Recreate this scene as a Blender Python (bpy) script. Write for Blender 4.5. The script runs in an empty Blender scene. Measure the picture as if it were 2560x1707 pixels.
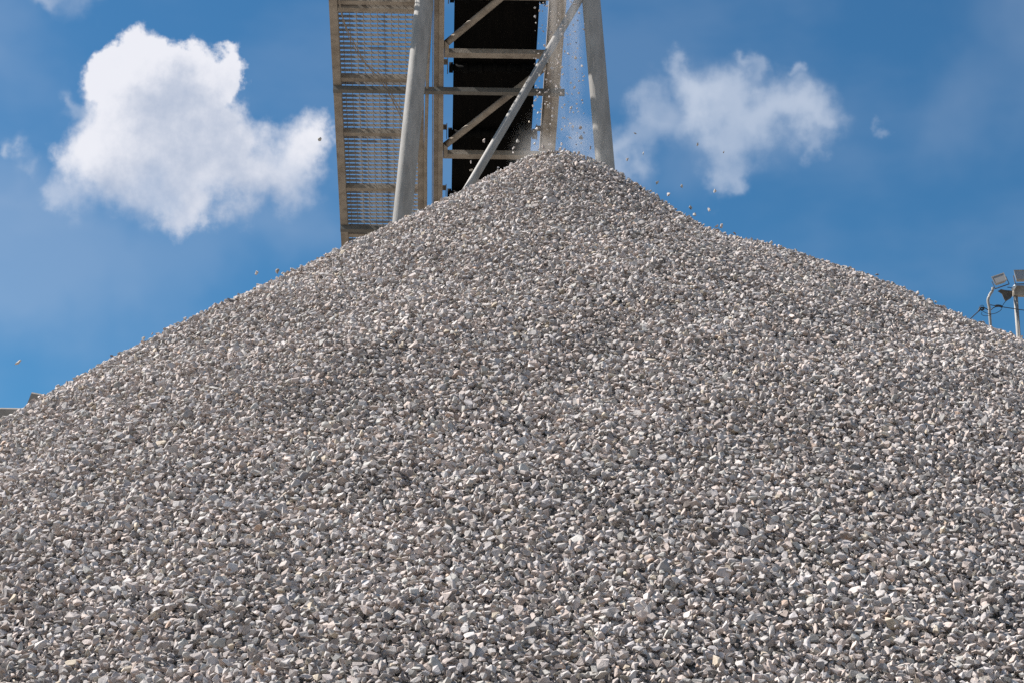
import bpy, bmesh, math, random
import numpy as np
from mathutils import Vector, Matrix, Euler

SC = bpy.context.scene
COL = SC.collection
rng = np.random.default_rng(7)
random.seed(7)
R = math.radians

# ------------------------------------------------------------------ camera
CAM = Vector((0, 0, 1.7)); PITCH = R(16.3); FPX = 4978.0
cam = bpy.data.cameras.new('camera'); cam.lens = 70; cam.sensor_width = 36
cam.clip_start = 0.1; cam.clip_end = 5000
camo = bpy.data.objects.new('camera', cam); COL.objects.link(camo)
camo.location = CAM; camo.rotation_euler = (R(90) + PITCH, 0, 0)
SC.camera = camo
FW = Vector((0, math.cos(PITCH), math.sin(PITCH))); UP = Vector((0, -math.sin(PITCH), math.cos(PITCH)))

def vray(px, py):
    return Vector((1, 0, 0)) * (px - 1280) + FW * FPX - UP * (py - 853.5)
def on_y(px, py, Y):                       # survey a photo point at ground distance Y
    d = vray(px, py); return CAM + d * (Y / d.y)

# ------------------------------------------------------------------ sun
SUN = Vector((-0.67, 0.17, 0.72)).normalized()          # direction towards the sun
sl = bpy.data.lights.new('sun', 'SUN'); sl.energy = 5.0; sl.angle = R(0.53); sl.color = (1.0, 0.96, 0.91)
so = bpy.data.objects.new('sun', sl); COL.objects.link(so)
so.rotation_euler = SUN.to_track_quat('Z', 'Y').to_euler(); so.location = (-30, 5, 40)

# ------------------------------------------------------------------ sky with clouds
BGS = 0.05
W = bpy.data.worlds.new('World'); SC.world = W; W.use_nodes = True
nt = W.node_tree; N = nt.nodes; L = nt.links; N.clear()
def nd(tree, typ, **kw):
    n = tree.nodes.new(typ)
    for k, v in kw.items(): setattr(n, k, v)
    return n
def val(tree, op, a, b=None, c=None, clamp=False):
    n = tree.nodes.new('ShaderNodeMath'); n.operation = op; n.use_clamp = clamp
    for i, x in enumerate((a, b, c)):
        if x is None: continue
        if hasattr(x, 'links'): tree.links.new(x, n.inputs[i])
        else: n.inputs[i].default_value = x
    return n.outputs[0]
def vec(tree, op, a, b=None, c=None, out=0):
    n = tree.nodes.new('ShaderNodeVectorMath'); n.operation = op
    for i, x in enumerate((a, b, c)):
        if x is None: continue
        if hasattr(x, 'links'): tree.links.new(x, n.inputs[i])
        elif op == 'SCALE' and i == 1: n.inputs['Scale'].default_value = x
        else: n.inputs[i].default_value = x
    return n.outputs[out]
def smooth(tree, x, lo, hi):
    n = nd(tree, 'ShaderNodeMapRange', interpolation_type='SMOOTHSTEP')
    tree.links.new(x, n.inputs[0])
    for i, v in ((1, lo), (2, hi)):
        if hasattr(v, 'links'): tree.links.new(v, n.inputs[i])
        else: n.inputs[i].default_value = v
    return n.outputs[0]
def mixc(tree, f, a, b, typ='MIX'):
    n = nd(tree, 'ShaderNodeMix', data_type='RGBA', blend_type=typ)
    for i, x in ((0, f), (6, a), (7, b)):
        if hasattr(x, 'links'): tree.links.new(x, n.inputs[i])
        else: n.inputs[i].default_value = x if i == 0 else (*x, 1)
    return n.outputs[2]

def azel(px, py):
    d = vray(px, py).normalized()
    return math.degrees(math.atan2(d.x, d.y)), math.degrees(math.asin(d.z))
PXDEG = math.degrees(1 / FPX)
def z1(x, y, r): return (x / 2.306, y / 2.306, r / 2.306)
def z2(x, y, r): return (1500 + x / 2.219, y / 2.219, r / 2.219)
HEAP = [z1(*b) for b in ((880,300,135),(1010,350,130),(760,420,170),(610,430,125),(1262,345,85),(1310,470,75),(1000,560,300),
        (740,640,260),(1190,600,220),(600,850,240),(1000,850,360),(430,900,140),(310,1150,110),(560,1080,210),(900,1130,250),
        (1350,920,270),(1740,755,165),(1830,880,130),(1500,1010,240),(1700,1050,190),(1250,1080,220),(970,1280,95),(1130,1230,90))]
VEIL = [z2(*b) for b in ((600,480,150),(480,570,120),(600,600,170),(790,600,150),(1000,560,150),(1140,520,130),(1210,640,110),
        (950,720,160),(330,730,125),(150,840,140),(60,880,110),(700,830,110),(660,960,90),(660,1060,70),(870,370,55),(775,360,40),
        (290,490,70),(420,380,55),(240,620,80),(1130,350,35),(1230,800,60),(1575,700,34))] + [z1(*b) for b in ((330,-30,120),(520,-20,90),(200,-10,60),(60,850,48),(20,880,40),(170,950,60),(420,520,55),(440,620,60))]
THIN = [z2(*b) for b in ((2420,150,420),(400,900,260),(2000,700,300))] + [z1(*b) for b in ((100,150,350),(300,1350,420),(1200,1250,420),(1700,1300,300),(100,1600,500),(700,1650,500),(-100,1300,400))]

def field_group(name, blobs, warp_scale, warp_amp, k, detail=7, rough=0.55):
    g = bpy.data.node_groups.new(name, 'ShaderNodeTree')
    g.interface.new_socket('P', in_out='INPUT', socket_type='NodeSocketVector')
    g.interface.new_socket('Field', in_out='OUTPUT', socket_type='NodeSocketFloat')
    gi = g.nodes.new('NodeGroupInput'); go = g.nodes.new('NodeGroupOutput')
    p = gi.outputs[0]
    nz = nd(g, 'ShaderNodeTexNoise', noise_dimensions='2D'); nz.inputs['Scale'].default_value = warp_scale
    nz.inputs['Detail'].default_value = detail; nz.inputs['Roughness'].default_value = rough
    g.links.new(p, nz.inputs['Vector'])
    w = vec(g, 'SUBTRACT', nz.outputs['Color'], (0.5, 0.5, 0.5))
    w = vec(g, 'MULTIPLY', w, (warp_amp, warp_amp, 0))
    q = vec(g, 'ADD', p, w)
    acc = None
    for (x, y, r) in blobs:
        a, e = azel(x, y); s = 1 / (r * PXDEG * k)
        m = vec(g, 'MULTIPLY_ADD', q, (s, s, 0), (-a * s, -e * s, 0))
        l = vec(g, 'LENGTH', m, out=1)
        t = smooth(g, l, 1.0, 0.0)
        acc = t if acc is None else val(g, 'ADD', acc, t)
    g.links.new(acc, go.inputs[0])
    return g
def use(g, p):
    n = N.new('ShaderNodeGroup'); n.node_tree = g; L.new(p, n.inputs[0]); return n.outputs[0]

geo = N.new('ShaderNodeNewGeometry')
D = vec(nt, 'SCALE', geo.outputs['Incoming'], -1.0)
sep = N.new('ShaderNodeSeparateXYZ'); L.new(D, sep.inputs[0])
az = val(nt, 'MULTIPLY', val(nt, 'ARCTAN2', sep.outputs[0], sep.outputs[1]), 57.29578)
el = val(nt, 'MULTIPLY', val(nt, 'ARCSINE', sep.outputs[2]), 57.29578)
cb = N.new('ShaderNodeCombineXYZ'); L.new(az, cb.inputs[0]); L.new(el, cb.inputs[1])
P = cb.outputs[0]
sky = nd(nt, 'ShaderNodeTexSky', sky_type='NISHITA', sun_disc=False)
sky.sun_elevation = math.asin(SUN.z); sky.sun_rotation = math.atan2(SUN.x, SUN.y)
sky.altitude = 0; sky.air_density = 1.0; sky.dust_density = 0.6; sky.ozone_density = 3.0
sky_col = mixc(nt, 1.0, sky.outputs[0], (0.455, 0.97, 1.21), 'MULTIPLY')

gh = field_group('heap_cloud', HEAP, 0.6, 2.2, 1.7, 6, 0.56)
gv = field_group('veil_cloud', VEIL, 0.7, 2.3, 2.1, 6, 0.5)
gt = field_group('thin_cloud', THIN, 0.3, 3.0, 1.7, 3, 0.55)
fh = use(gh, P)
gs = field_group('heap_cloud_shade', HEAP, 0.8, 1.3, 1.75, 4, 0.6)
fs = use(gs, vec(nt, 'ADD', P, (-0.85, 0.7, 0)))
fv = use(gv, P)
ft = use(gt, P)
# crisp crown, soft base
top = smooth(nt, el, azel(300, 470)[1], azel(300, 200)[1])
hi = val(nt, 'MULTIPLY_ADD', top, -1.4, 2.5)
ah = val(nt, 'MULTIPLY', smooth(nt, fh, 0.30, hi), 0.97)
av = val(nt, 'MULTIPLY', smooth(nt, fv, 0.0, 3.0), 0.84)
nv = nd(nt, 'ShaderNodeTexNoise', noise_dimensions='2D'); nv.inputs['Scale'].default_value = 0.16; nv.inputs['Detail'].default_value = 4
L.new(vec(nt, 'MULTIPLY', P, (0.8, 1.5, 0)), nv.inputs['Vector'])
at = val(nt, 'ADD', val(nt, 'MULTIPLY', smooth(nt, ft, 0.0, 2.1), 0.22), val(nt, 'MULTIPLY', smooth(nt, nv.outputs[0], 0.38, 0.72), 0.085))
nb = nd(nt, 'ShaderNodeTexNoise', noise_dimensions='2D'); nb.inputs['Scale'].default_value = 1.25; nb.inputs['Detail'].default_value = 5; nb.inputs['Roughness'].default_value = 0.6
L.new(P, nb.inputs['Vector'])
shade = smooth(nt, val(nt, 'MULTIPLY_ADD', nb.outputs[0], 2.4, val(nt, 'SUBTRACT', fs, 1.2)), 0.0, 4.0)
CL = 0.79 / BGS
white = tuple(CL * c for c in (0.66, 0.665, 0.71)); grey = tuple(CL * c for c in (0.33, 0.385, 0.495))
heap_col = mixc(nt, shade, white, grey)
veil_col = tuple(CL * c for c in (0.47, 0.52, 0.61))
c = mixc(nt, at, sky_col, veil_col)
c = mixc(nt, av, c, veil_col)
c = mixc(nt, ah, c, heap_col)
bg_cloud = N.new('ShaderNodeBackground'); bg_cloud.inputs[1].default_value = BGS
L.new(c, bg_cloud.inputs[0])
# clouds over the rest of the sky, unseen; cover thickened to whiten the fill light
nz = nd(nt, 'ShaderNodeTexNoise'); nz.inputs['Scale'].default_value = 3.2; nz.inputs['Detail'].default_value = 4; nz.inputs['Roughness'].default_value = 0.55
L.new(D, nz.inputs['Vector'])
away = smooth(nt, val(nt, 'ABSOLUTE', az), 24.0, 34.0)
over = smooth(nt, el, 33.0, 43.0)
ag = val(nt, 'MULTIPLY', smooth(nt, nz.outputs[0], 0.49, 0.62), val(nt, 'MULTIPLY', val(nt, 'MAXIMUM', away, over), smooth(nt, el, 1.0, 6.0)))
ag = val(nt, 'MULTIPLY', ag, 0.85)
c = mixc(nt, ag, sky_col, tuple(CL * k for k in (0.58, 0.60, 0.65)))
bg_open = N.new('ShaderNodeBackground'); bg_open.inputs[1].default_value = BGS
L.new(c, bg_open.inputs[0])
# the two cloud banks are only worked out in the part of the sky where they stand
win = val(nt, 'MULTIPLY', val(nt, 'LESS_THAN', val(nt, 'ABSOLUTE', az), 24.0), val(nt, 'COMPARE', el, 18.0, 15.0))
ms = N.new('ShaderNodeMixShader')
L.new(win, ms.inputs[0]); L.new(bg_open.outputs[0], ms.inputs[1]); L.new(bg_cloud.outputs[0], ms.inputs[2])
wo = N.new('ShaderNodeOutputWorld'); L.new(ms.outputs[0], wo.inputs[0])
W.cycles.sampling_method = 'MANUAL'; W.cycles.sample_map_resolution = 512

SC.view_settings.view_transform = 'Standard'; SC.view_settings.look = 'None'
SC.view_settings.exposure = 0.74; SC.view_settings.gamma = 1.0
SC.cycles.use_denoising = False
SC.cycles.max_bounces = 6; SC.cycles.diffuse_bounces = 2; SC.cycles.volume_bounces = 2
SC.cycles.volume_step_rate = 1.0

# ------------------------------------------------------------------ materials
def material(name, base, rough=0.8, metal=0.0, spots=None, scale=6.0, amount=0.5, bump=0.0, bscale=40.0, stretch=(1, 1, 1), detail=6):
    m = bpy.data.materials.new(name); m.use_nodes = True; t = m.node_tree
    b = t.nodes['Principled BSDF']; b.inputs['Roughness'].default_value = rough; b.inputs['Metallic'].default_value = metal
    b.inputs['Base Color'].default_value = (*base, 1)
    gm = t.nodes.new('ShaderNodeNewGeometry')
    v = vec(t, 'MULTIPLY', gm.outputs['Position'], stretch)
    if spots:
        n = nd(t, 'ShaderNodeTexNoise'); n.inputs['Scale'].default_value = scale; n.inputs['Detail'].default_value = detail; n.inputs['Roughness'].default_value = 0.65
        t.links.new(v, n.inputs['Vector'])
        f = val(t, 'MULTIPLY', smooth(t, n.outputs[0], 0.38, 0.68), amount)
        t.links.new(mixc(t, f, base, spots), b.inputs['Base Color'])
    if bump:
        n = nd(t, 'ShaderNodeTexNoise'); n.inputs['Scale'].default_value = bscale; n.inputs['Detail'].default_value = 5
        t.links.new(v, n.inputs['Vector'])
        bp = nd(t, 'ShaderNodeBump'); bp.inputs['Strength'].default_value = bump; bp.inputs['Distance'].default_value = 0.01
        t.links.new(n.outputs[0], bp.inputs['Height']); t.links.new(bp.outputs[0], b.inputs['Normal'])
    return m

def stone_material():
    m = bpy.data.materials.new('crushed_limestone'); m.use_nodes = True; t = m.node_tree
    b = t.nodes['Principled BSDF']; b.inputs['Roughness'].default_value = 0.92; b.inputs['Specular IOR Level'].default_value = 0.25
    oi = t.nodes.new('ShaderNodeObjectInfo'); rnd = oi.outputs['Random']
    def ramp(x, stops, mode='LINEAR'):
        r = t.nodes.new('ShaderNodeValToRGB'); r.color_ramp.interpolation = mode
        e = r.color_ramp.elements
        while len(e) < len(stops): e.new(0.5)
        for i, (p, c) in enumerate(stops): e[i].position = p; e[i].color = (*c, 1)
        t.links.new(x, r.inputs[0]); return r.outputs[0]
    tone = ramp(rnd, ((0, (.16,.145,.135)), (.04, (.28,.253,.237)), (.25, (.445,.402,.374)), (.6, (.50,.452,.421)), (.92, (.55,.50,.468)), (1, (.61,.56,.528))))
    r2 = val(t, 'FRACT', val(t, 'MULTIPLY', rnd, 57.31))
    tint = ramp(r2, ((0, (1.06,.97,.92)), (.22, (1.03,.985,.965)), (.40, (1.0,1.0,1.0)), (.74, (.975,1.0,.975)), (.85, (.985,.985,1.015)), (.965, (1.08,1.0,.84)), (.99, (1.12,.92,.78))), 'CONSTANT')
    col = mixc(t, 1.0, tone, tint, 'MULTIPLY')
    tc = t.nodes.new('ShaderNodeTexCoord')
    off = vec(t, 'ADD', tc.outputs['Object'], oi.outputs['Location'])
    n = nd(t, 'ShaderNodeTexNoise'); n.inputs['Scale'].default_value = 2.2; n.inputs['Detail'].default_value = 5; n.inputs['Roughness'].default_value = 0.7
    t.links.new(off, n.inputs['Vector'])
    k = val(t, 'MULTIPLY_ADD', smooth(t, n.outputs[0], 0.3, 0.7), 0.34, 0.80)
    gm = t.nodes.new('ShaderNodeNewGeometry')
    big = nd(t, 'ShaderNodeTexNoise'); big.inputs['Scale'].default_value = 0.75; big.inputs['Detail'].default_value = 4
    t.links.new(gm.outputs['Position'], big.inputs['Vector'])
    k2 = val(t, 'MULTIPLY_ADD', smooth(t, big.outputs[0], 0.35, 0.65), 0.16, 0.90)
    k = val(t, 'MULTIPLY', k, k2)
    cc = t.nodes.new('ShaderNodeCombineXYZ')
    for i in range(3): t.links.new(k, cc.inputs[i])
    col = mixc(t, 1.0, col, cc.outputs[0], 'MULTIPLY')
    t.links.new(col, b.inputs['Base Color'])
    fine = nd(t, 'ShaderNodeTexNoise'); fine.inputs['Scale'].default_value = 9; fine.inputs['Detail'].default_value = 3
    t.links.new(off, fine.inputs['Vector'])
    bp = nd(t, 'ShaderNodeBump'); bp.inputs['Strength'].default_value = 0.5; bp.inputs['Distance'].default_value = 0.006
    t.links.new(fine.outputs[0], bp.inputs['Height']); t.links.new(bp.outputs[0], b.inputs['Normal'])
    return m

M = dict(
    stone=stone_material(),
    mound=material('gap_shade_underlay', (.14,.126,.112), .95, 0, (.22,.20,.178), 9, .8, .6, 60),  # darkened to paint shade into the gaps between stones
    ground=material('quarry_dust_ground', (.30,.265,.225), .95, 0, (.22,.19,.155), .35, .8, .4, 8),
    galv=material('galvanised_pipe', (.32,.30,.275), .65, .0, (.21,.196,.178), 9, .8, .25, 70, (1, 1, .25)),
    steel=material('dusty_beige_steel', (.345,.295,.24), .8, 0, (.21,.172,.135), 5, .9, .3, 45),
    grate=material('weathered_grating', (.37,.335,.295), .7, .0, (.27,.24,.20), 14, .7),
    rubber=material('black_rubber', (.0028,.0025,.0023), .95, 0, (.007,.0058,.0048), 5, .7, 0, 40, (6, .35, .35)),
    roller=material('roller_rubber', (.004,.004,.004), .9),
    iron=material('dark_iron', (.07,.06,.052), .7, .1, (.16,.13,.10), 12, .7),
    angle=material('shaded_angle_iron', (.15,.138,.12), .7, 0, (.105,.093,.078), 8, .7),  # galvanised angle with the shade on it put into the colour
    conc=material('weathered_concrete', (.33,.285,.245), .9, 0, (.23,.195,.16), 2.5, .9, .5, 25),
    housing=material('lamp_housing', (.30,.28,.26), .55, .2, (.22,.20,.18), 20, .6),
    cable=material('cable_sheath', (.02,.02,.022), .6),
    wire=material('dusty_cable', (.26,.215,.17), .8),
    white=material('insulator_white', (.75,.75,.73), .4),
)
for k_ in ('rubber', 'roller'): M[k_].node_tree.nodes['Principled BSDF'].inputs['Specular IOR Level'].default_value = .12
gl = bpy.data.materials.new('lamp_glass'); gl.use_nodes = True
b_ = gl.node_tree.nodes['Principled BSDF']; b_.inputs['Base Color'].default_value = (.30,.29,.28,1); b_.inputs['Roughness'].default_value = .12
M['glass'] = gl

# ------------------------------------------------------------------ helpers
def link(name, me, mat, parent=None):
    o = bpy.data.objects.new(name, me); COL.objects.link(o)
    if mat is not None:
        me.materials.clear(); me.materials.append(mat)
    if parent: o.parent = parent
    return o
def empty(name, loc=(0, 0, 0), parent=None):
    o = bpy.data.objects.new(name, None); COL.objects.link(o); o.location = loc; o.empty_display_size = .2
    if parent: o.parent = parent
    return o
def tag(o, label=None, cat=None, group=None, kind=None):
    for k, v in (('label', label), ('category', cat), ('group', group), ('kind', kind)):
        if v: o[k] = v
    return o
def mesh(bm, smooth_=False):
    bmesh.ops.recalc_face_normals(bm, faces=bm.faces[:])
    me = bpy.data.meshes.new('m')
    if smooth_:
        for f in bm.faces: f.smooth = True
    bm.to_mesh(me); bm.free(); return me
def frame(p, q, up):
    a = (q - p).normalized(); s = a.cross(up).normalized(); u = s.cross(a).normalized()
    return a, s, u
def add_beam(bm, p, q, w, h, up, bevel=0.0):
    """solid bar from p to q, w wide across, h deep along up"""
    a, s, u = frame(p, q, up)
    vs = [bm.verts.new(e + s * (w / 2 * i) + u * (h / 2 * j)) for e in (p, q) for i, j in ((-1, -1), (1, -1), (1, 1), (-1, 1))]
    for f in ((0, 1, 2, 3), (7, 6, 5, 4), (0, 4, 5, 1), (1, 5, 6, 2), (2, 6, 7, 3), (3, 7, 4, 0)):
        bm.faces.new([vs[i] for i in f])
def add_channel(bm, p, q, w, h, up, t=.012, flip=1):
    """C channel: web along up, flanges across"""
    a, s, u = frame(p, q, up)
    add_beam(bm, p - s * flip * (w / 2 - t / 2), q - s * flip * (w / 2 - t / 2), t, h, up)
    for k in (-1, 1):
        o = u * k * (h / 2 - t / 2 - .0005) + s * flip * (t / 2 + .0005)
        add_beam(bm, p + o, q + o, w - t, t, up)
def add_tube(bm, pts, r, seg=14, caps=True):
    rings = []
    n = len(pts)
    for i, p in enumerate(pts):
        d = (pts[min(i + 1, n - 1)] - pts[max(i - 1, 0)]).normalized()
        ref = Vector((0, 0, 1)) if abs(d.z) < .9 else Vector((1, 0, 0))
        s = d.cross(ref).normalized(); u = s.cross(d)
        rr = r[i] if isinstance(r, (list, tuple)) else r
        rings.append([bm.verts.new(p + (s * math.cos(k * 2 * math.pi / seg) + u * math.sin(k * 2 * math.pi / seg)) * rr) for k in range(seg)])
    for a, b in zip(rings, rings[1:]):
        for k in range(seg):
            f = bm.faces.new((a[k], a[(k + 1) % seg], b[(k + 1) % seg], b[k])); f.smooth = True
    if caps: bm.faces.new(rings[0]); bm.faces.new(rings[-1][::-1])
def catmull(pts, n=8):
    P_ = [pts[0]] + list(pts) + [pts[-1]]; out = []
    for i in range(1, len(P_) - 2):
        for k in range(n):
            t = k / n; a, b, c_, d = P_[i-1:i+3]
            out.append(.5 * ((2*b) + (c_ - a)*t + (2*a - 5*b + 4*c_ - d)*t*t + (3*b - a - 3*c_ + d)*t**3))
    out.append(pts[-1]); return out
def beam(name, p, q, w, h, up, mat, parent):
    bm = bmesh.new(); add_beam(bm, p, q, w, h, up); return link(name, mesh(bm), mat, parent)
def channel(name, p, q, w, h, up, mat, parent, t=.012, flip=1):
    bm = bmesh.new(); add_channel(bm, p, q, w, h, up, t, flip); return link(name, mesh(bm), mat, parent)
def tube(name, pts, r, mat, parent, seg=14):
    bm = bmesh.new(); add_tube(bm, pts, r, seg); return link(name, mesh(bm), mat, parent)

# ------------------------------------------------------------------ the pile's surface
PQ = (0.346, 22.608, 10.51, 0.261, 0.648, 1.177, 23.942, 9.925, 3.197, 0.713, 0.052, 0.559, 22.643, 10.675, 0.518, 0.898)
def pile_z(x, y):
    x1, y1, za, r1, s1, x2, y2, zb, r2, s2, k, x3, y3, zc, r3, s3 = PQ
    d1 = np.sqrt((x-x1)**2 + (y-y1)**2 + r1*r1) - r1
    d2 = np.sqrt((x-x2)**2 + (y-y2)**2 + r2*r2) - r2
    d3 = np.sqrt((x-x3)**2 + (y-y3)**2 + r3*r3) - r3
    h = np.logaddexp((za - s1*d1)/k, (zb - s2*d2)/k) * k
    h = np.logaddexp(h/k, (zc - s3*d3)/k) * k
    # slumps and ridges left by the stones running down
    far = np.clip(d1 / 4, 0, 1)
    h = h + far * (0.05*np.sin(x*1.3 + 0.8*np.sin(y*.9)) * np.sin(y*1.1 + .5*np.sin(x*.7)) + .026*np.sin(x*3.1 + y*1.7) * np.sin(y*3.7 - x*.9) + .012*np.sin(x*8.3 - y*3.1 + np.sin(y*5)) * np.sin(y*9.1 + x*4.4))
    return h - .06*np.clip((-4.1 - x)/.8, 0, 1)

# ground
bm = bmesh.new()
g = 60; S = 1500.0
ax = np.sign(np.linspace(-1, 1, g)) * np.abs(np.linspace(-1, 1, g))**2 * S
vs = [[bm.verts.new((x, y, 0)) for x in ax] for y in ax]
for i in range(g-1):
    for j in range(g-1): bm.faces.new((vs[i][j], vs[i][j+1], vs[i+1][j+1], vs[i+1][j]))
tag(link('ground', mesh(bm), M['ground']), kind='structure')

# pile body: dark underlay, shade between the loose stones put into its colour
nr, na = 150, 220
rr = np.linspace(0.0, 1.0, nr)**1.15 * 19.0; aa = np.linspace(0, 2*np.pi, na, endpoint=False)
X = PQ[0] + rr[:, None]*np.cos(aa); Y = PQ[1] + rr[:, None]*np.sin(aa)
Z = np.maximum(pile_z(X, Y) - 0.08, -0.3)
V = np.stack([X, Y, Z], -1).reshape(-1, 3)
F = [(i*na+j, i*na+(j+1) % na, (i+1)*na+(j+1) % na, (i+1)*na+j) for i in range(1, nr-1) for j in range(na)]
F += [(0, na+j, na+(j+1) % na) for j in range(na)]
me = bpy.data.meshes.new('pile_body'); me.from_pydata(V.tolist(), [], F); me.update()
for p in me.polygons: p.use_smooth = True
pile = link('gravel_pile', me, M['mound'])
tag(pile, 'tall cone of pale grey crushed stone heaped in front of the conveyor', 'gravel pile')

# stone shapes
stones_col = bpy.data.collections.new('stone_shapes')          # holds the shapes only, never linked to the scene
NST = 28
stone_me = []
for i in range(NST):
    bm = bmesh.new(); k = random.randint(8, 13)
    ex = Vector((1.0, random.uniform(.62, .95), random.uniform(.46, .80)))
    p = random.choice((2.2, 3.0, 4.0))
    for _ in range(k):
        v = Vector((random.gauss(0, 1), random.gauss(0, 1), random.gauss(0, 1))).normalized()
        n_ = (abs(v.x)**p + abs(v.y)**p + abs(v.z)**p)**(1/p)
        v = v / n_ * random.uniform(.82, 1.05)
        bm.verts.new((v.x*ex.x*.5, v.y*ex.y*.5, v.z*ex.z*.5))
    r = bmesh.ops.convex_hull(bm, input=bm.verts[:])
    bmesh.ops.delete(bm, geom=list({e for e in r['geom_interior'] + r['geom_unused'] if isinstance(e, bmesh.types.BMVert)}), context='VERTS')
    bmesh.ops.dissolve_limit(bm, angle_limit=R(16), verts=bm.verts[:], edges=bm.edges[:])
    bmesh.ops.bevel(bm, geom=bm.edges[:], offset=.016, segments=1, affect='EDGES', clamp_overlap=True)
    bmesh.ops.triangulate(bm, faces=[f for f in bm.faces if len(f.verts) > 4])
    me = mesh(bm); me.name = 'stone_%02d' % i; me.materials.append(M['stone']); stone_me.append(me)
    o = bpy.data.objects.new('stone_shape', me); stones_col.objects.link(o)

def stone_tree(name='scatter_stones'):
    g = bpy.data.node_groups.new(name, 'GeometryNodeTree')
    g.interface.new_socket('Geometry', in_out='INPUT', socket_type='NodeSocketGeometry')
    g.interface.new_socket('Geometry', in_out='OUTPUT', socket_type='NodeSocketGeometry')
    i = g.nodes.new('NodeGroupInput'); o = g.nodes.new('NodeGroupOutput')
    ins = g.nodes.new('GeometryNodeInstanceOnPoints'); ci = g.nodes.new('GeometryNodeCollectionInfo')
    ci.inputs[0].default_value = stones_col; ci.inputs['Separate Children'].default_value = True; ci.inputs['Reset Children'].default_value = True
    def attr(nm, ty):
        n = g.nodes.new('GeometryNodeInputNamedAttribute'); n.data_type = ty; n.inputs[0].default_value = nm; return n.outputs[0]
    e = g.nodes.new('FunctionNodeEulerToRotation')
    g.links.new(attr('rot', 'FLOAT_VECTOR'), e.inputs[0])
    g.links.new(i.outputs[0], ins.inputs['Points']); g.links.new(ci.outputs[0], ins.inputs['Instance'])
    ins.inputs['Pick Instance'].default_value = True
    g.links.new(attr('kind_index', 'INT'), ins.inputs['Instance Index'])
    g.links.new(e.outputs[0], ins.inputs['Rotation']); g.links.new(attr('size', 'FLOAT_VECTOR'), ins.inputs['Scale'])
    g.links.new(ins.outputs[0], o.inputs[0]); return g
GN = stone_tree()
def scatter(name, pos, rot, size, idx, parent=None):
    me = bpy.data.meshes.new(name); me.vertices.add(len(pos))
    me.vertices.foreach_set('co', pos.astype(np.float32).ravel())
    a = me.attributes.new('rot', 'FLOAT_VECTOR', 'POINT'); a.data.foreach_set('vector', rot.astype(np.float32).ravel())
    a = me.attributes.new('size', 'FLOAT_VECTOR', 'POINT'); a.data.foreach_set('vector', size.astype(np.float32).ravel())
    a = me.attributes.new('kind_index', 'INT', 'POINT'); a.data.foreach_set('value', idx.astype(np.int32))
    o = link(name, me, M['stone'], parent)
    md = o.modifiers.new('stones', 'NODES'); md.node_group = GN
    return o
def tilted_euler(nrm, tilt):
    """random spin about a normal tilted away from nrm; returns XYZ eulers"""
    n = len(nrm)
    z = nrm + rng.normal(size=(n, 3)) * tilt[:, None]; z /= np.linalg.norm(z, axis=1)[:, None]
    t = rng.normal(size=(n, 3)); x = t - (t*z).sum(1)[:, None]*z; x /= np.linalg.norm(x, axis=1)[:, None]
    y = np.cross(z, x)
    b = -np.arcsin(np.clip(x[:, 2], -1, 1)); a = np.arctan2(y[:, 2], z[:, 2]); c_ = np.arctan2(x[:, 1], x[:, 0])
    return np.stack([a, b, c_], 1)

# loose stones over the part of the pile that can be seen from here or a step to the side
def layer(sp, jit, med, sig, lift_m, lift_s, tilt):
    gx, gy = np.meshgrid(np.arange(-11, 12, sp), np.arange(6.5, 27, sp*.76))
    gx = gx + (np.arange(gx.shape[0]) % 2)[:, None]*sp*.5
    x = (gx + rng.uniform(-jit, jit, gx.shape)*sp).ravel(); y = (gy + rng.uniform(-jit, jit, gx.shape)*sp).ravel()
    z = pile_z(x, y); e_ = .02
    nx = -(pile_z(x+e_, y) - z)/e_; ny = -(pile_z(x, y+e_) - z)/e_
    nn = np.stack([nx, ny, np.ones_like(nx)], 1); nn /= np.linalg.norm(nn, axis=1)[:, None]
    pos = np.stack([x, y, z], 1); rel = pos - np.array(CAM)
    dep = rel @ np.array(FW); u = rel[:, 0]/dep*FPX; v = (rel @ np.array(UP))/dep*FPX
    face = -(rel*nn).sum(1)/np.linalg.norm(rel, axis=1)
    keep = (np.abs(u) < 1280*1.22 + 120) & (v > -853*1.18) & (face > -0.16) & (z > 0)
    pos, nn, dep, u, v = pos[keep], nn[keep], dep[keep], u[keep], v[keep]
    n = len(pos)
    coarse = np.clip((10.7 - pos[:, 2])/9, 0, 1)*.16 + .88           # coarser stones roll further down
    size = np.clip(np.exp(rng.normal(math.log(med), sig, n)), .024, .11) * coarse
    lift = rng.normal(lift_m, lift_s, n)
    pos = pos + nn*lift[:, None]
    rot = tilted_euler(nn*np.array([.7, .7, 1.0]), rng.uniform(.15, tilt, n))
    return pos, rot, size[:, None]*rng.uniform(.88, 1.14, (n, 3)), rng.integers(0, NST, n), size, dep, u, v, np.full(n, lift_m)
parts = [layer(.036, .5, .045, .28, -.050, .008, 1.2), layer(.0525, .44, .058, .23, .003, .015, .95)]
pos, rot, size3, idx, size, dep, u, v, lift = (np.concatenate(a_) for a_ in zip(*parts))
n = len(pos)
# the stones that show largest are pieces of their own
inside = (np.abs(u) < 1270) & (v > -848) & (v < 0) & (lift > 0)
app = np.where(inside, size/dep, 0)
near = np.argsort(-app)[:300]
mask = np.ones(n, bool); mask[near] = False
gr = scatter('loose_stones', pos[mask], rot[mask], size3[mask], idx[mask], pile)
gr['kind'] = 'stuff'
for i in near:
    o = bpy.data.objects.new('stone', stone_me[idx[i]]); COL.objects.link(o); o.parent = pile
    o.location = pos[i]; o.rotation_euler = rot[i]; o.scale = size3[i]
print('stones', n)

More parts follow.
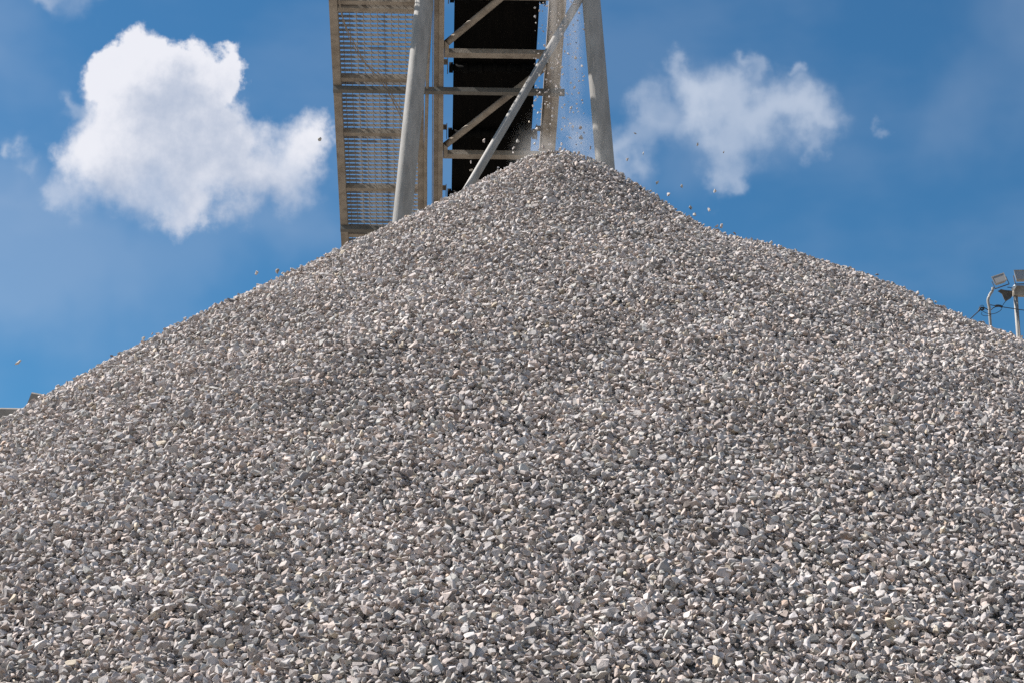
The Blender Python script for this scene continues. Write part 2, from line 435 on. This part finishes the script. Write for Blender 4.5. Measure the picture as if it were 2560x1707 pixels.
# ------------------------------------------------------------------ conveyor
A = (Vector((-216, 0, 0)) + FW*FPX - UP*(4670-853.5)).normalized()      # along the conveyor, away and down
T = Vector((A.y, -A.x, 0)).normalized()                                  # across, to the right
NRM = T.cross(A).normalized()                                            # square to the deck, upwards
ORG = on_y(1250, 0, 25.3)
def deck(px, py, lift_=0.0):
    """point where the sight line meets the plane lift_ above the truss underside"""
    d = vray(px, py); o = ORG + NRM*lift_
    return CAM + d * ((o - CAM).dot(NRM) / d.dot(NRM))
def st(p): d = p - ORG; return d.dot(A), d.dot(T), d.dot(NRM)
def pt(s, t_, n_=0.0): return ORG + A*s + T*t_ + NRM*n_
conv = empty('stacking_conveyor', (ORG.x, ORG.y + 4, 0))
tag(conv, 'beige steel stacking conveyor with black belt, side walkway and pipe legs behind the gravel pile', 'conveyor')
inv = Matrix.Translation(-conv.location)
def adopt(o): o.parent = conv; o.matrix_parent_inverse = inv; return o
def sub(name):
    o = empty(name); adopt(o); return o

S0, S1 = -0.8, 26.0                       # head .. far tail
tl = st(deck(1098, 3))[1]; tr = st(deck(1398, 3))[1]
wch, hch = .145, .20
truss = sub('truss')
for tt, fl in ((tl, 1), (tr, -1)):
    w_ = wch if tt == tl else .20
    bm = bmesh.new(); add_beam(bm, pt(S0, tt - w_*.25, .115), pt(S1, tt - w_*.25, .115), w_*.5, hch - .03, NRM)
    add_beam(bm, pt(S0, tt + w_*.25 + .001, .10), pt(S1, tt + w_*.25 + .001, .10), w_*.5, hch, NRM)
    link('bottom_chord', mesh(bm), M['steel'], truss)
    beam('top_chord', pt(S0, tt, 1.15), pt(S1, tt, 1.15), .12, .12, NRM, M['steel'], truss)
s_nodes = [st(deck(1100, yy))[0] for yy in (142, 395)]
pan = s_nodes[1] - s_nodes[0]
nodes = [s_nodes[0] + pan*k for k in range(-1, 8)]
for k, s in enumerate(nodes):
    bm = bmesh.new(); add_beam(bm, pt(s, tl+.075, .075), pt(s, tr-.105, .075), .10, .09, NRM)
    link('crossbar', mesh(bm), M['steel'], truss)
    for tt in (tl, tr): beam('post', pt(s, tt, .202), pt(s, tt, 1.088), .09, .09, A, M['steel'], truss)
    if k + 1 < len(nodes):
        tube('diagonal', [pt(nodes[k+1] - .13, tl+.06, .085), pt(s + .22, tr-.09, .085)], .05, M['steel'], truss)
        for gs_, gt_, sg in ((nodes[k+1] - .10, tl + .085, 1), (s + .17, tr - .12, -1)):
            bm = bmesh.new(); q = [pt(gs_ + .12*sg, gt_, .025), pt(gs_ - .17*sg, gt_, .025), pt(gs_ - .10*sg, gt_ + .06*sg, .025), pt(gs_ + .10*sg, gt_ + .06*sg, .025)]
            vs = [bm.verts.new(p + NRM*h_) for h_ in (0, .008) for p in q]
            bm.faces.new(vs[:4]); bm.faces.new(vs[4:][::-1])
            for i in range(4): bm.faces.new((vs[i], vs[(i+1) % 4], vs[4+(i+1) % 4], vs[4+i]))
            link('gusset_plate', mesh(bm), M['steel'], truss)
        for tt, d_ in ((tl, 0), (tr, 0)):
            beam('side_brace', pt(s + .06, tt, 1.06), pt(nodes[k+1] - .06, tt, .23), .06, .06, NRM, M['steel'], truss)
s_mid = st(deck(1250, 2))[0]
beam('crossbar', pt(s_mid, tl+.2, .10), pt(s_mid, tr-.11, .10), .11, .06, NRM, M['steel'], truss)

# belt: return run below, troughed carrying run above
bl = st(deck(1136, 3, .33))[1]; br = st(deck(1349, 3, .33))[1]
bm = bmesh.new(); add_beam(bm, pt(S0 - .3, (bl+br)/2, .33), pt(S1, (bl+br)/2, .33), br - bl, .014, NRM)
belt = link('belt', mesh(bm), M['rubber']); adopt(belt); belt['label'] = 'black rubber belt, return run seen from below'
bm = bmesh.new(); prof = [(bl+.02, 1.36), (bl+.28, 1.20), (br-.28, 1.20), (br-.02, 1.36)]
for (a0, h0), (a1, h1) in zip(prof, prof[1:]):
    add_beam(bm, pt(S0, (a0+a1)/2, (h0+h1)/2), pt(S1, (a0+a1)/2, (h0+h1)/2), math.hypot(a1-a0, h1-h0), .014, (NRM + T*(-(h1-h0)/(a1-a0))).normalized())
link('carrying_run', mesh(bm), M['rubber'], belt)
bm = bmesh.new(); add_beam(bm, pt(S0+.2, (bl+br)/2, 1.09), pt(S1, (bl+br)/2, 1.09), br-bl-.04, .006, NRM)
link('deck_pan', mesh(bm), M['iron'], belt)
# head pulley just above the discharge point
tube('head_pulley', [pt(S0 - .3, bl - .05, .78), pt(S0 - .3, br + .05, .78)], .44, M['roller'], truss, 24)
# return rollers with end brackets
s_r = [st(deck(1125, yy, .24))[0] for yy in (170, 338, 485)]
step = (s_r[2] - s_r[0]) / 2
for k in range(-2, 14):
    s = s_r[0] + step*k
    if s < S0 + .3: continue
    rl = sub('return_roller')
    bm = bmesh.new(); add_tube(bm, [pt(s, bl-.01, .245), pt(s, br+.01, .245)], .05, 16)
    for i in range(7):
        tt = bl - .035 + (br - bl + .07) * i / 6
        add_tube(bm, [pt(s, tt-.03, .245), pt(s, tt+.03, .245)], .078, 16)
    link('roller', mesh(bm), M['roller'], rl)
    for tt in (bl - .085, br + .075):
        bm = bmesh.new(); add_beam(bm, pt(s, tt, .16), pt(s, tt, .40), .012, .10, A)
        add_beam(bm, pt(s-.01, tt + (-.05 if tt < 0 else .03), .40), pt(s+.09, tt + (-.05 if tt < 0 else .03), .40), .09, .02, NRM)
        link('roller_bracket', mesh(bm), M['iron'], rl)

# ---------------- side walkway with grating
walk = sub('walkway')
w0 = st(deck(832, 3, .0))[1]; w1 = st(deck(1052, 470))[1]
beam('stringer', pt(S0, w0, .06), pt(S1, w0, .06), .115, .13, NRM, M['steel'], walk)
beam('stringer', pt(S0, w1, .06), pt(S1, w1, .06), .095, .13, NRM, M['steel'], walk)
ys = (27, 202, 338, 476, 591)
cs = [st(deck(900, yy))[0] for yy in ys]
ext = [cs[0] - .98*k for k in (1, 2)] + cs + [cs[-1] + .98*k for k in range(1, 7)]
for s in ext:
    if s < S0: continue
    bm = bmesh.new(); add_beam(bm, pt(s, w0+.06, .045), pt(s, w1-.05, .045), .075, .075, NRM)
    link('crossbeam', mesh(bm), M['steel'], walk)
s2_ = cs[0] - .115
beam('crossbeam', pt(s2_, w0+.06, .06), pt(s2_, w1-.05, .06), .07, .06, NRM, M['steel'], walk)
GZ = .137                                 # grating rests on the crossbeams
bar_me = None
gpitch = .0885; depth_b = .054
s = S0 + .05; nb = 0
a0, a1 = w0 + .06, w1 - .05
while s < cs[-1] + 2.4:
    if bar_me is None:
        bm = bmesh.new(); add_beam(bm, T*0, T*(a1 - a0), .006, depth_b, NRM); bar_me = mesh(bm); bar_me.materials.append(M['grate'])
    o = bpy.data.objects.new('grating_bar', bar_me); COL.objects.link(o); o.parent = walk; o.location = pt(s, a0, GZ)
    s += gpitch; nb += 1
s_end = s
tc_ = a0 + .055
while tc_ < a1:
    bm = bmesh.new(); add_beam(bm, pt(S0, tc_, GZ + depth_b/2 - .004), pt(s_end, tc_, GZ + depth_b/2 - .004), .009, .008, NRM)
    link('grating_rod', mesh(bm), M['grate'], walk); tc_ += .0985
# toe board, handrail
beam('toe_board', pt(S0, w0 + .005, .28), pt(S1, w0 + .005, .28), .008, .30, NRM, M['steel'], walk)
for h_ in (.50, .92):
    tube('handrail', [pt(S0, w0 - .02, 0) + Vector((0, 0, h_ + .1)), pt(S1, w0 - .02, 0) + Vector((0, 0, h_ + .1))], .024, M['steel'], walk, 10)
s = S0 + .2
while s < S1:
    p = pt(s, w0 - .02, .128); beam('rail_post', p, p + Vector((0, 0, .93)), .05, .05, A, M['steel'], walk); s += 1.9
# long outrigger angles that carry the walkway off the truss
for yy, xr in ((224, 1412), (572, None)):
    s = st(deck(900, yy, -.05))[0]
    tr_ = st(deck(xr, yy, -.05))[1] if xr else w1
    beam('outrigger', pt(s, w0 - .055, -.055), pt(s, tr_, -.055), .07, .085, NRM, M['angle'], walk)
    bm = bmesh.new()
    q = [pt(s - .01, w0 - .052, -.012), pt(s + .13, w0 - .052, -.012), pt(s - .01, w0 + .12, -.012)]
    vs = [bm.verts.new(p + NRM*k) for k in (0, .006) for p in q]
    bm.faces.new(vs[:3]); bm.faces.new(vs[3:][::-1])
    for i in range(3): bm.faces.new((vs[i], vs[(i+1) % 3], vs[3+(i+1) % 3], vs[3+i]))
    link('gusset', mesh(bm), M['galv'], walk)
# conduit and cable run along the inner stringer
cpts = [deck(x_, y_, -.03) for x_, y_ in ((1079, -40), (1075, 60), (1070, 160), (1067, 260), (1064, 380), (1064, 480), (1063, 560), (1063, 700))]
o = tube('conduit', catmull(cpts, 6), .026, M['steel'], None, 10); adopt(o)
cpts = [deck(x_, y_, -.04) for x_, y_ in ((848, -10), (850, 20), (866, 70), (889, 115), (913, 158), (945, 195), (966, 225), (990, 268), (1015, 320), (1042, 380))]
o = tube('loose_cable', catmull(cpts, 6), .008, M['wire'], None, 8); adopt(o)
cpts = [deck(x_, y_, -.045) for x_, y_ in ((848, -10), (852, 22), (862, 66), (880, 110), (906, 152), (950, 188), (974, 228), (1000, 275), (1030, 330))]
o = tube('loose_cable', catmull(cpts, 6), .006, M['wire'], None, 8); adopt(o)
# taut stay wire beside the left chord
o = tube('stay_wire', [deck(1083, -60, -.02), deck(1082, 130, -.02), deck(1080, 640, -.02)], .007, M['galv'], None, 8); adopt(o)

# ---------------- pipe legs
YL = 24.55
def leg(c0, c1, r, name='leg'):
    a_ = on_y(*c0, YL); b_2 = on_y(*c1, YL); d = (b_2 - a_)
    foot = a_ + d * (a_.z / -d.z); head = a_ - d.normalized()*1.2
    bm = bmesh.new(); add_tube(bm, [head, a_, foot], r, 28)
    o = link(name, mesh(bm), M['galv']); adopt(o); return o
leg((1061, 0), (1004, 560), .124)
leg((1478, 0), (1513, 413), .124)
p0 = on_y(1456, -14, YL - .02); p1 = on_y(1156, 495, YL - .02); d = p1 - p0
o = tube('leg_brace', [p0 - d*.02, p0 + d*1.9], .056, M['galv'], None, 20); adopt(o)

# ------------------------------------------------------------------ falling stream, flying stones, dust
nf = 300
px_ = np.concatenate([rng.normal(1350, 16, 80), rng.uniform(1355, 1462, 150), rng.normal(1405, 22, 70)])
py_ = rng.uniform(-60, 385, nf)
fp = np.array([on_y(a_, b_, yy) for a_, b_, yy in zip(px_, py_, rng.uniform(22.15, 22.95, nf))])
zs = pile_z(fp[:, 0], fp[:, 1]); ok = fp[:, 2] > zs + .08
fp = fp[ok]; nf = len(fp)
fs_ = np.clip(np.exp(rng.normal(math.log(.030), .35, nf)), .012, .07)
st_ = scatter('falling_stones', fp, rng.uniform(0, 6.28, (nf, 3)), fs_[:, None]*rng.uniform(.8, 1.2, (nf, 3)), rng.integers(0, NST, nf))
tag(st_, 'curtain of small stones falling from the conveyor onto the top of the pile', 'falling stones', kind='stuff')

FLY = [  # px, py, size, distance, label
 (799,349,.055,22.4,'dark sliver of stone in mid-air before the white cloud beside the walkway'),
 (641,682,.062,21.6,'brown stone in mid-air, left of a white one, above the left slope'),
 (692,680,.066,21.8,'white stone in mid-air just above the left slope, right of a brown one'),
 (45,906,.060,18.6,'lone stone in mid-air at the far left above the concrete wall'),
 (359,846,.055,20.2,'lower of two small stones skimming the left slope'),
 (381,837,.048,20.3,'upper of two small stones skimming the left slope'),
 (1588,333,.045,22.3,'highest stone in mid-air just right of the right pipe leg'),
 (1610,385,.052,22.3,'flat dark stone in mid-air right of the leg, over the pale cloud tail'),
 (1568,399,.048,22.3,'stone in mid-air nearest to the right pipe leg, below a flat dark one'),
 (1743,362,.052,22.0,'flat stone in mid-air highest over the right cloud'),
 (1809,379,.048,22.0,'pale stone in mid-air before the bright stem of the right cloud'),
 (1643,457,.052,22.2,'stone hopping just above the steep shoulder right of the pile top'),
 (1704,466,.046,22.1,'slim pale stone in mid-air between two dark ones, below the cloud'),
 (1787,478,.056,22.0,'dark tilted stone in mid-air at the foot of the right cloud'),
 (1671,485,.056,22.1,'tan stone in mid-air close above the steep right shoulder'),
 (1727,520,.060,22.0,'left one of two round stones in mid-air above the right kink'),
 (1772,527,.062,22.0,'right one of two round stones in mid-air above the right kink'),
 (1737,537,.045,22.0,'small pale stone in mid-air touching the outline below two round ones'),
 (1791,565,.048,21.9,'left one of a close pair of stones where the right slope flattens'),
 (1804,566,.052,21.9,'right one of a close pair of stones where the right slope flattens'),
 (1836,585,.044,21.9,'small stone just clear of the flatter right slope'),
 (1927,608,.062,21.8,'stone in mid-air furthest down the right slope'),
 (1210,352,.062,22.4,'pale stone in mid-air before the black belt, left of the pipe brace'),
 (1294,353,.050,22.4,'pale square stone in mid-air at the right edge of the black belt'),
 (1283,370,.056,22.4,'round pale stone in mid-air just above the pile before the belt'),
 (1283,382,.032,22.4,'tiny stone in mid-air under a round pale one before the belt'),
 (1336,357,.062,22.4,'white stone falling beside the right truss chord'),
 (1358,369,.055,22.4,'cream stone landing on the very top of the pile'),
 (1404,361,.045,22.4,'upper of two stones stacked in mid-air right of the truss chord'),
 (1401,371,.045,22.4,'lower of two stones stacked in mid-air right of the truss chord'),
 (1452,344,.056,22.4,'reddish grey stone falling left of the right pipe leg'),
 (1476,371,.045,22.4,'dark stone falling closest to the left side of the right leg'),
 (1447,382,.048,22.4,'slim stone landing right of the pile top'),
 (1408,294,.038,22.4,'small stone falling in the blue gap between chord and right leg'),
 (1457,201,.040,22.4,'high small stone falling left of the shaded part of the right leg'),
 (1177,405,.045,22.4,'pale stone in mid-air before the lowest truss crossbar'),
 (1178,426,.045,22.4,'pale stone in mid-air before the belt below the lowest crossbar'),
 (1246,420,.036,22.4,'tiny stone in mid-air right of the pipe brace before the belt'),
]
for k, (px, py, sz, yy, lab) in enumerate(FLY):
    o = bpy.data.objects.new('flying_stone', stone_me[(k*5) % NST]); COL.objects.link(o)
    o.location = on_y(px, py, yy); o.rotation_euler = (random.uniform(0, 6), random.uniform(0, 6), random.uniform(0, 6)); o.scale = (sz*1.25, sz*1.2, sz*1.1)
    tag(o, lab, 'stone', 'stones in mid-air around the pile')

def dust(name, lo, hi, dens, streak, label, noise=2.5):
    bm = bmesh.new(); c_ = (Vector(lo) + Vector(hi))/2; h_ = (Vector(hi) - Vector(lo))/2
    bmesh.ops.create_icosphere(bm, subdivisions=3, radius=1.0)
    for v_ in bm.verts: v_.co = Vector([math.copysign(abs(k)**.75, k) for k in v_.co])
    m = bpy.data.materials.new(name); m.use_nodes = True; t = m.node_tree; t.nodes.clear()
    out = t.nodes.new('ShaderNodeOutputMaterial'); pv = t.nodes.new('ShaderNodeVolumePrincipled')
    pv.inputs['Color'].default_value = (.80,.76,.72,1); pv.inputs['Anisotropy'].default_value = .3
    tc = t.nodes.new('ShaderNodeTexCoord'); gm = t.nodes.new('ShaderNodeNewGeometry')
    r_ = vec(t, 'LENGTH', tc.outputs['Object'], out=1)
    fall = smooth(t, r_, 1.0, .25)
    n1 = nd(t, 'ShaderNodeTexNoise'); n1.inputs['Scale'].default_value = noise; n1.inputs['Detail'].default_value = 4
    t.links.new(vec(t, 'MULTIPLY', gm.outputs['Position'], streak), n1.inputs['Vector'])
    dd = val(t, 'MULTIPLY', val(t, 'MULTIPLY', fall, smooth(t, n1.outputs[0], .42, .68)), dens)
    t.links.new(dd, pv.inputs['Density']); t.links.new(pv.outputs[0], out.inputs['Volume'])
    o = link(name, mesh(bm), m); o.location = c_; o.scale = h_
    m.cycles.volume_step_rate = .35
    tag(o, label, 'dust', kind='stuff'); return o
dust('dust_plume', (-.12, 22.2, 10.1), (1.35, 23.4, 11.45), 1.2, (1, 1, 1), 'thin pale dust rising round the pile top', 2.2)
dust('dust_curtain', (.30, 22.1, 9.9), (1.02, 22.95, 16.2), 1.3, (6.5, 6.5, .18), 'streaky veil of dust falling with the stones', 1.6)

# ------------------------------------------------------------------ concrete retaining wall behind the left slope
wall = empty('concrete_wall', (-9.2, 33.4, 0))
tag(wall, 'weathered tan concrete retaining wall stepping up behind the left foot of the pile', 'wall')
winv = Matrix.Translation(-wall.location)
def wpiece(name, x0, x1, zt, taper=0.0):
    bm = bmesh.new()
    y0, y1 = 33.0, 33.8
    nseg = 14; cols = []
    for i in range(nseg+1):
        f = i/nseg; x_ = x0 + (x1-x0)*f; zz = zt + taper*f + random.uniform(-.035, .035)
        lx = -.10 if i == 0 and taper else 0
        cols.append([bm.verts.new(p) for p in ((x_ + lx*8, y0, 0), (x_ + lx, y0, zz-.35), (x_, y0, zz-.03), (x_, y0+.04, zz), (x_, y1, zz+random.uniform(-.01,.02)), (x_, y1, 0))])
    for a_, b_2 in zip(cols, cols[1:]):
        for k in range(6): bm.faces.new((a_[k], b_2[k], b_2[(k+1) % 6], a_[(k+1) % 6]))
    bm.faces.new(cols[0]); bm.faces.new(cols[-1][::-1])
    o = link(name, mesh(bm), M['conc'], wall); o.matrix_parent_inverse = winv; return o
pA = on_y(74, 1016, 33.0); pB = on_y(78, 982, 33.0); pL = on_y(-420, 1021, 33.0); pR = on_y(330, 982, 33.0)
wpiece('wall_panel', pL.x, pB.x - .02, pA.z)
wpiece('wall_panel', pB.x, pR.x + 1.5, pB.z, .08)

# ------------------------------------------------------------------ floodlight mast beyond the right slope
YM = 45.0
def mp(u, v_, dy=0.0): return on_y(2380 + u/6.533, 640 + v_/6.533, YM + dy)
base = mp(1040, 700); mast = empty('floodlight_mast', (base.x, YM, 0))
tag(mast, 'grey steel floodlight mast with two lamps and cables beyond the right slope', 'floodlight mast')
minv = Matrix.Translation(-mast.location)
def madopt(o): o.parent = mast; o.matrix_parent_inverse = minv; return o
q = mp(1025, 640); madopt(tube('pole', [Vector((q.x, YM, 0)), Vector((q.x, YM, q.z))], .034, M['galv'], None, 14))
q2 = mp(1062, 800, .05); madopt(tube('pole', [Vector((q2.x, YM+.05, 0)), Vector((q2.x, YM+.05, mp(1062, 600).z))], .034, M['galv'], None, 14))
q = mp(612, 900, -.1)
madopt(tube('bent_pole', [Vector((q.x, YM-.1, 0)), Vector((q.x, YM-.1, q.z))] + catmull([mp(608, 840, -.1), mp(590, 760, -.1), mp(592, 700, -.1), mp(622, 630, -.1), mp(662, 570, -.1), mp(668, 520, -.1)], 5), .033, M['galv'], None, 14))
def plate(name, uv, t_, dy, mat, parent=None):
    bm = bmesh.new(); n_ = len(uv)
    f = [bm.verts.new(mp(a_, b_2, dy)) for a_, b_2 in uv]; k = [bm.verts.new(mp(a_, b_2, dy) + Vector((0, t_, 0))) for a_, b_2 in uv]
    bm.faces.new(f); bm.faces.new(k[::-1])
    for i in range(n_): bm.faces.new((f[i], f[(i+1) % n_], k[(i+1) % n_], k[i]))
    o = link(name, mesh(bm), mat)
    if parent: o.parent = parent; o.matrix_parent_inverse = minv
    else: madopt(o)
    return o
plate('mounting_plate', ((750,575),(800,545),(870,560),(985,570),(990,650),(965,690),(915,720),(880,745),(850,700),(820,620)), .03, -.02, M['iron'])
madopt(beam('cross_arm', mp(1000, 575), mp(1420, 590), .16, .24, Vector((0, 0, 1)), M['steel'], None))
madopt(tube('insulator', [mp(985, 560, -.1), mp(1035, 485, -.1)], .035, M['white'], None, 12))
def floodlight(c_, w_, h_, roll, tilt, yaw):
    f = empty('floodlight', (0, 0, 0)); madopt(f)
    Rm = Matrix.Translation(c_) @ Euler((tilt, roll, yaw)).to_matrix().to_4x4()
    def put(name, bm, mat):
        bm.transform(Rm); o = link(name, mesh(bm), mat); o.parent = f; o.matrix_parent_inverse = Matrix.Identity(4); f.matrix_parent_inverse = minv; return o
    bm = bmesh.new()      # body: tapered back with fins, front rim; faces -Y
    fr = [bm.verts.new((sx*w_/2, -.07, sz*h_/2)) for sx, sz in ((-1,-1),(1,-1),(1,1),(-1,1))]
    bk = [bm.verts.new((sx*w_*.32, .10, sz*h_*.30)) for sx, sz in ((-1,-1),(1,-1),(1,1),(-1,1))]
    bm.faces.new(bk[::-1])
    for i in range(4): bm.faces.new((fr[i], fr[(i+1) % 4], bk[(i+1) % 4], bk[i]))
    rim = [bm.verts.new((sx*(w_/2-.022), -.07, sz*(h_/2-.022))) for sx, sz in ((-1,-1),(1,-1),(1,1),(-1,1))]
    rec = [bm.verts.new((sx*(w_/2-.03), -.055, sz*(h_/2-.03))) for sx, sz in ((-1,-1),(1,-1),(1,1),(-1,1))]
    for i in range(4):
        bm.faces.new((fr[(i+1) % 4], fr[i], rim[i], rim[(i+1) % 4])); bm.faces.new((rim[(i+1) % 4], rim[i], rec[i], rec[(i+1) % 4]))
    put('housing', bm, M['housing'])
    bm = bmesh.new(); add_beam(bm, Vector((-w_/2+.026, -.058, 0)), Vector((w_/2-.026, -.058, 0)), .006, h_-.052, Vector((0, 0, 1))); put('glass', bm, M['glass'])
    bm = bmesh.new()
    for sx in (-1, 1): add_beam(bm, Vector((sx*(w_/2+.015), .0, .02)), Vector((sx*(w_/2+.015), .02, -h_/2-.07)), .03, .012, Vector((1, 0, 0)))
    add_beam(bm, Vector((-w_/2-.02, .02, -h_/2-.075)), Vector((w_/2+.02, .02, -h_/2-.075)), .03, .012, Vector((0, 0, 1)))
    put('yoke', bm, M['iron'])
floodlight(mp(772, 392, -.12), .315, .22, R(-17), R(-14), R(-10))
floodlight(mp(1135, 335, -.12), .36, .285, R(-3), R(-20), R(6))
def cable(uv, r, dy=-.16): return madopt(tube('cable', catmull([mp(a_, b_2, dy) for a_, b_2 in uv], 6), r, M['cable'], None, 8))
cable(((1500, 915), (1176, 888), (1000, 862), (840, 838), (770, 820), (700, 815), (620, 800)), .010)
cable(((820, 835), (790, 822), (750, 816), (705, 822)), .030)
cable(((640, 885), (668, 855), (715, 835), (790, 826)), .011)
cable(((150, 1170), (300, 1030), (375, 960), (440, 900), (480, 850), (530, 850), (590, 885)), .012)
cable(((440, 905), (452, 870), (490, 845), (520, 870), (470, 890)), .022)
cable(((440, 860), (470, 815), (505, 812), (525, 850), (490, 880)), .007)
cable(((480, 890), (560, 935), (640, 950), (720, 935), (800, 885), (835, 800), (885, 735)), .007)
cable(((490, 920), (485, 960), (540, 982), (600, 975), (640, 960)), .006)
cable(((905, 515), (950, 520), (990, 530)), .009)
